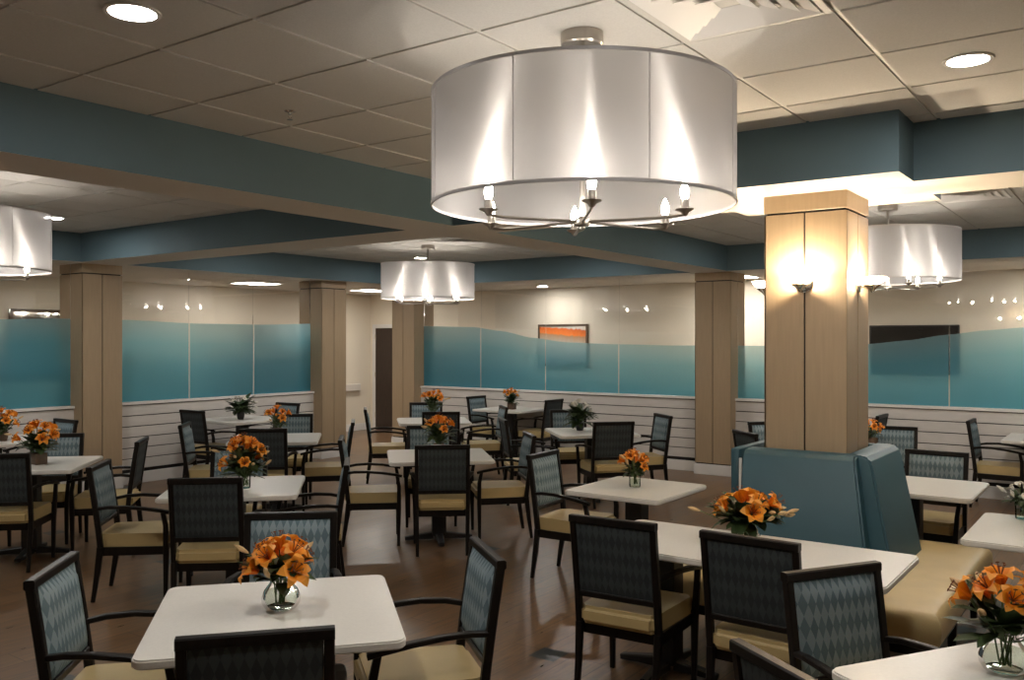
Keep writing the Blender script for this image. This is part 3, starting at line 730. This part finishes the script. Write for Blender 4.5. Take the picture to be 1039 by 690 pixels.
for args in (
 (1.75, 3.43, -47, 'armchair at the left side of the nearest lily table, seen from its front left'),
 (1.70, 2.15, 49, 'armchair at the near side of the nearest lily table, its back toward the camera'),
 (2.95, 2.24, 142, 'armchair at the right side of the nearest lily table, turned to the left'),
 (2.99, 3.51, -138, 'armchair behind the nearest lily table, its diamond backrest facing the camera'),
 (3.41, 4.81, 41, 'armchair seen from behind, tucked under the table with the tall orange bouquet'),
 (3.39, 6.01, -46, 'armchair at left, facing right toward the table with the tall orange bouquet'),
 (4.48, 4.66, 135, 'armchair seen edge-on at the right of the table with the tall orange bouquet'),
 (4.60, 6.03, -142, 'armchair half hidden behind the tall orange bouquet, facing the camera'),
 (5.64, 7.03, 43, 'armchair seen from behind at the table by the second left column'),
 (6.98, 8.16, -136, 'armchair facing the camera behind the orange bouquet by the second left column'),
 (6.74, 6.92, 135, 'armchair turned left at the right of the table by the second left column'),
 (5.52, 8.14, -46, 'armchair seen edge-on at the left of the table by the second left column'),
 (6.60, 9.58, 2, 'armchair against the left shiplap wall, its dark back toward the left column'),
 (8.17, 9.66, 181, 'armchair by the left shiplap wall facing left, next to the second column'),
 (3.22, 7.13, 45, 'armchair seen from behind at the left edge of the picture'),
 (4.24, 8.22, -135, 'armchair facing the camera behind the square pot of lilies at left'),
 (4.42, 7.14, 138, 'armchair turned left, beside the left column and shiplap wall'),
 (5.05, 9.62, 180, 'armchair against the left shiplap wall in front of the left column'),
 (5.62, 4.73, 41, 'armchair seen squarely from behind in the middle of the room'),
 (5.52, 5.82, -46, 'armchair at the left of the middle table, facing right'),
 (6.79, 4.66, 136, 'armchair at the right of the middle table, turned left'),
 (6.83, 5.92, -137, 'armchair behind the middle table, hidden by its orange flowers'),
 (8.22, 6.94, 41, 'dark-backed armchair at the near side of the table under the far lamp'),
 (8.06, 8.06, -45, 'armchair facing right before the passage with the dark door'),
 (9.38, 6.85, 137, 'armchair at the right of the table under the far lamp, turned left'),
 (9.34, 8.16, -138, 'armchair behind the table under the far lamp, near the corner column'),
 (10.86, 8.46, -90, 'armchair by the right shiplap wall, left of the small wall table'),
 (10.88, 7.03, 90, 'armchair by the right shiplap wall, right of the small wall table'),
 (8.28, 4.60, 48, 'dark-backed armchair at the near right of the table with white flowers'),
 (9.42, 4.58, 140, 'armchair turned left at the right of the table with white flowers'),
 (9.38, 5.86, -136, 'armchair facing the camera behind the table with white flowers'),
 (7.90, 5.78, -45, 'armchair at the left of the table with white flowers, facing right'),
 (5.72, 3.80, -86, 'armchair facing the small table left of the booth, light blue backrest showing'),
 (3.78, 2.11, 4, 'armchair with its back to the camera at the left end of the long booth table'),
 (3.79, 1.43, -2, 'armchair with its back to the camera at the middle of the long booth table'),
 (3.47, .98, -122, 'armchair at lower right with its diamond backrest facing the camera'),
 (2.345, .785, -34, 'armchair cut by the bottom edge, only its dark top rail showing'),
 (7.58, 1.34, 178, 'armchair facing the camera behind the table at the right end of the booth'),
 (10.78, 1.56, -90, 'armchair by the right shiplap wall, seen from the side'),
 (9.50, 2.08, 185, 'armchair with a dark rail right behind the lit column'),
 (8.12, 3.10, -42, 'armchair whose back shows just left of the lit column above the booth'),
 (9.28, 3.30, -125, 'armchair mostly hidden behind the left edge of the lit column'),
 (10.88, 2.50, 90, 'small distant armchair by the right wall, above the dark rail chair'),
): chair(*args)

# ------------------------------------------------------------------ flower arrangements
def lily_mesh(rng, rad, openness):
    bm = BM(); uvl = bm.loops.layers.uv.new('UVMap')
    for k in range(6):
        a = 2*math.pi*k/6 + rng.uniform(-.08, .08); inner = k % 2
        ln = rad*(1.0 if inner else .94)*rng.uniform(.92, 1.08); wd = rad*(.31 if inner else .24)
        n = 7; prev = None
        for i in range(n):
            f = i/(n-1)
            rr = ln*(.10 + .9*f**1.15)*(.55+.45*openness)
            z = rad*(.62*math.sin(min(1, f*1.15)*math.pi*.55) - .50*openness*max(0, f-.55)**1.4*2.4) + rad*(1-openness)*.5*f
            hw = wd*math.sin(math.pi*min(1, .10+f*.90))**.75*(1 if f < .98 else .15) + .0012
            cup = .18*hw
            row = []
            for q, u in ((-1, 0), (0, .5), (1, 1)):
                ox = rr; oy = q*hw
                row.append((bm.verts.new((ox*math.cos(a)-oy*math.sin(a), ox*math.sin(a)+oy*math.cos(a), z + (cup if q else 0) + (0 if inner else -.004))), (u, f)))
            if prev:
                for q in range(2):
                    vs = (prev[q], prev[q+1], row[q+1], row[q]); fc = bm.faces.new([v[0] for v in vs])
                    for lp, v in zip(fc.loops, vs): lp[uvl].uv = v[1]
            prev = row
    return bm
def stamen_mesh(rng, rad):
    bm = BM()
    for k in range(6):
        a = 2*math.pi*k/6+.5; rr = rad*.30; h = rad*.95
        tube(bm, [(0, 0, .1*rad), (rr*.4*math.cos(a), rr*.4*math.sin(a), h*.6), (rr*math.cos(a), rr*math.sin(a), h)], .0012, 5)
        p = Vector((rr*math.cos(a), rr*math.sin(a), h)); d = Vector((-math.sin(a), math.cos(a), 0))*.006
        tube(bm, [p-d, p, p+d], [.0012, .0028, .0012], 6)
    return bm
def orient(d):
    return Vector(d).normalized().to_track_quat('Z', 'Y').to_euler()
def leaf(bm, base, d, ln, wd, rng, droop=.5):
    d = Vector(d).normalized(); up = Vector((0, 0, 1)); s = d.cross(up)
    s = s.normalized() if s.length > .05 else Vector((1, 0, 0))
    n = 5; prev = None; p = Vector(base)
    for i in range(n+1):
        f = i/n; hw = wd*math.sin(math.pi*(.08+.9*f))**.8 if f < 1 else .0006
        nn = s.cross(d).normalized()
        row = [bm.verts.new(p-s*hw+nn*hw*.25), bm.verts.new(p), bm.verts.new(p+s*hw+nn*hw*.25)]
        if prev:
            for q in range(2): bm.faces.new((prev[q], prev[q+1], row[q+1], row[q]))
        prev = row
        p = p + d*(ln/n); d = (d + Vector((0, 0, -droop/n))).normalized()
def vase_round(bm, s=1.12):
    prof = [(.030, 0), (.052, .004), (.064, .022), (.066, .042), (.056, .066), (.040, .086), (.034, .098), (.038, .112), (.044, .118)]
    lathe(bm, [(a*s, b*s) for a, b in prof], 28, capb=True, capt=False)
def bouquet(x, y, seed, label, nl=5, spread=.11, h=.10, rad=.062, vase='round', white=False, leaves=26, buds=3, base=.12, tilt=1.5, rz=0, elong=1.0, detail=True, leafl=.10, z0=.7605):
    rng = random.Random(seed)
    r = empty('flower_arrangement', (x, y, z0), R_(rz)); tag(r, label, 'flowers', 'table flower arrangements')
    if vase == 'round':
        bm = BM(); vase_round(bm); obj('vase', bm, 'vase_glass', r, True)
        bm = BM(); lathe(bm, [(.03, .005), (.056, .009), (.068, .026), (.070, .046), (.060, .068)], 24); obj('water', bm, 'vase_water', r, True)
        top = .11
    elif vase == 'cube':
        bm = BM(); box(bm, (-.05, -.05, 0), (.05, .05, .095), .006, 2); obj('pot', bm, 'clay_pot', r, True); top = .097
    elif vase == 'glass':
        bm = BM(); lathe(bm, [(.036, 0), (.040, .004), (.041, .06), (.042, .095)], 24, capt=False); obj('vase', bm, 'vase_glass', r, True)
        bm = BM(); lathe(bm, [(.036, .004), (.0385, .007), (.0395, .055)], 20); obj('water', bm, 'vase_water', r, True); top = .09
    else:
        bm = BM(); lathe(bm, [(.035, 0), (.045, .03), (.05, .08), (.046, .095)], 20); obj('pot', bm, 'black_plastic' if vase == 'dark' else 'clay_pot', r, True); top = .095
    heads = []
    for k in range(nl):
        if k == 0: a, q = rng.uniform(0, 6.28), .1
        else: a, q = 2.4*k+rng.uniform(-.3, .3), (k/max(1, nl-1))**.5*rng.uniform(.85, 1.1)
        px, py = math.cos(a)*spread*q*elong, math.sin(a)*spread*q
        pz = top+h*(1-(.55*rng.random() if k % 2 and k > 1 else 0))+(1-q)*spread*.45+rng.uniform(-.015, .02)
        heads.append(((px, py, pz), (px*tilt, py*tilt, spread*.75+rng.uniform(-.02, .02))))
    bm = BM()
    for (p, d) in heads:
        tube(bm, [(rng.uniform(-.02, .02), rng.uniform(-.02, .02), .02), (p[0]*.3, p[1]*.3, top), (p[0]*.8, p[1]*.8, p[2]-.03), p], .003, 5)
    bd = []
    for k in range(buds):
        a = rng.uniform(0, 6.28); q = rng.uniform(1.0, 1.45)
        p = Vector((math.cos(a)*spread*q*elong, math.sin(a)*spread*q, top+h*rng.uniform(.45, 1.35)))
        d = Vector((p.x, p.y, rng.uniform(.0, .14))).normalized(); bd.append((p, d))
        tube(bm, [(0, 0, top-.02), p*.55+Vector((0, 0, top*.25)), p], .0022, 5)
    obj('stems', bm, 'stem_green', r)
    for p, d in heads:
        if white:
            bm = lily_mesh(rng, rad*rng.uniform(.85, 1.1), rng.uniform(.3, .7)); o = obj('blossom', bm, 'white_petal', r, True, loc=p, rot=orient(d))
        else:
            bm = lily_mesh(rng, rad*rng.uniform(.9, 1.12), rng.uniform(.5, .9)); o = obj('lily_bloom', bm, 'lily_orange', r, True, loc=p, rot=orient(d))
            if detail: obj('stamens', stamen_mesh(rng, rad), 'pollen_brown', o)
    for p, d in bd:
        bm = BM(); l = rng.uniform(.045, .065)
        lathe(bm, [(.002, -.004), (.007, .008), (.0105, l*.45), (.009, l*.75), (.002, l)], 8); obj('bud', bm, 'white_petal' if white else 'bud_cream', r, True, loc=p, rot=orient(d))
    bm = BM()
    for k in range(leaves):
        a = rng.uniform(0, 6.28); el = rng.uniform(-.2, 1.3)
        rr = rng.uniform(.01, .045); zb = top+rng.uniform(-.01, h*.75)
        leaf(bm, (rr*math.cos(a), rr*math.sin(a), zb), (math.cos(a)*elong, math.sin(a), el), leafl*rng.uniform(.65, 1.25), leafl*rng.uniform(.15, .26), rng, rng.uniform(.2, .9))
    obj('foliage', bm, 'leaf_green', r, True)
    return r
bouquet(2.25, 2.70, 3, 'orange lilies in a round glass vase on the nearest left table', 10, .095, .075, .070, buds=7, leaves=34, leafl=.125)
bouquet(3.93, 5.10, 5, 'tall orange lily bouquet on the left table behind the dark-backed chair', 12, .125, .17, .066, vase='glass', leaves=80, buds=8, leafl=.15)
bouquet(6.25, 7.55, 8, 'orange bouquet in a brown pot on the table by the second left column', 8, .12, .13, .060, vase='clay', leaves=34, buds=4)
bouquet(7.30, 9.55, 9, 'bushy green arrangement with white flowers by the left shiplap wall', 7, .15, .13, .038, vase='dark', white=True, leaves=90, buds=4, leafl=.17)
bouquet(3.70, 7.48, 11, 'wide orange lilies in a square pot at the left table', 11, .145, .15, .064, vase='cube', leaves=64, buds=5, leafl=.14)
bouquet(4.34, 9.50, 12, 'orange lilies cut by the left edge, by the shiplap wall', 9, .125, .14, .064, vase='clay', leaves=40, buds=3)
bouquet(6.15, 5.22, 14, 'orange flowers rising behind the square-on dark-backed chair in the middle', 9, .12, .16, .060, vase='clay', leaves=54, buds=4, leafl=.14)
bouquet(8.78, 7.56, 15, 'orange flowers on the table under the far drum lamp', 9, .14, .19, .060, vase='clay', leaves=44, buds=4, leafl=.13)
bouquet(10.72, 7.68, 17, 'small orange and green bouquet in a pot below the painting', 7, .10, .13, .050, vase='cube', leaves=50, buds=2, leafl=.12)
bouquet(8.66, 5.25, 18, 'white flowers with dark leaves on the table before the right shiplap wall', 7, .10, .17, .052, vase='dark', white=True, leaves=80, buds=3, leafl=.16)
bouquet(5.56, 2.92, 21, 'small orange bouquet in a straight glass on the table left of the booth', 9, .08, .085, .056, vase='glass', leaves=34, buds=3, leafl=.08)
bouquet(4.36, 1.66, 22, 'wide low spread of orange lilies on the long booth table', 8, .115, .055, .085, vase='round', leaves=80, buds=9, rz=90, elong=1.5, leafl=.17)
bouquet(3.13, .36, 25, 'orange lilies cut by the right edge at lower right', 9, .11, .10, .066, buds=7, leaves=40, leafl=.13)
bouquet(5.86, .58, 26, 'white flowers cut by the right edge beside the booth', 6, .06, .07, .035, vase='glass', white=True, leaves=30, buds=3, leafl=.08)
bouquet(8.93, 2.14, 27, 'tiny orange bouquet just right of the lit column', 6, .09, .09, .05, vase='clay', leaves=26, buds=2, leafl=.08)

# ------------------------------------------------------------------ camera, world, view
cam_d = bpy.data.cameras.new('camera'); cam = bpy.data.objects.new('camera', cam_d); C.objects.link(cam)
cam_d.sensor_width = 36; cam_d.lens = 900/1039*36; cam_d.clip_end = 60; cam_d.clip_start = .05
cam.location = (0, 0, 1.79); cam.rotation_euler = (R_(90), 0, R_(35.6-90))
SC.camera = cam
w = bpy.data.worlds.new('world'); SC.world = w; w.use_nodes = True
w.node_tree.nodes['Background'].inputs[0].default_value = (.02, .018, .015, 1); w.node_tree.nodes['Background'].inputs[1].default_value = .2
SC.view_settings.view_transform = 'Standard'; SC.view_settings.look = 'None'; SC.view_settings.gamma = 1; SC.view_settings.use_curve_mapping = False
SC.view_settings.exposure = 1.28
SC.cycles.use_denoising = True
SC.cycles.max_bounces = 10; SC.cycles.diffuse_bounces = 5; SC.cycles.glossy_bounces = 4; SC.cycles.transmission_bounces = 8; SC.cycles.transparent_max_bounces = 16
SC.cycles.sample_clamp_indirect = 6
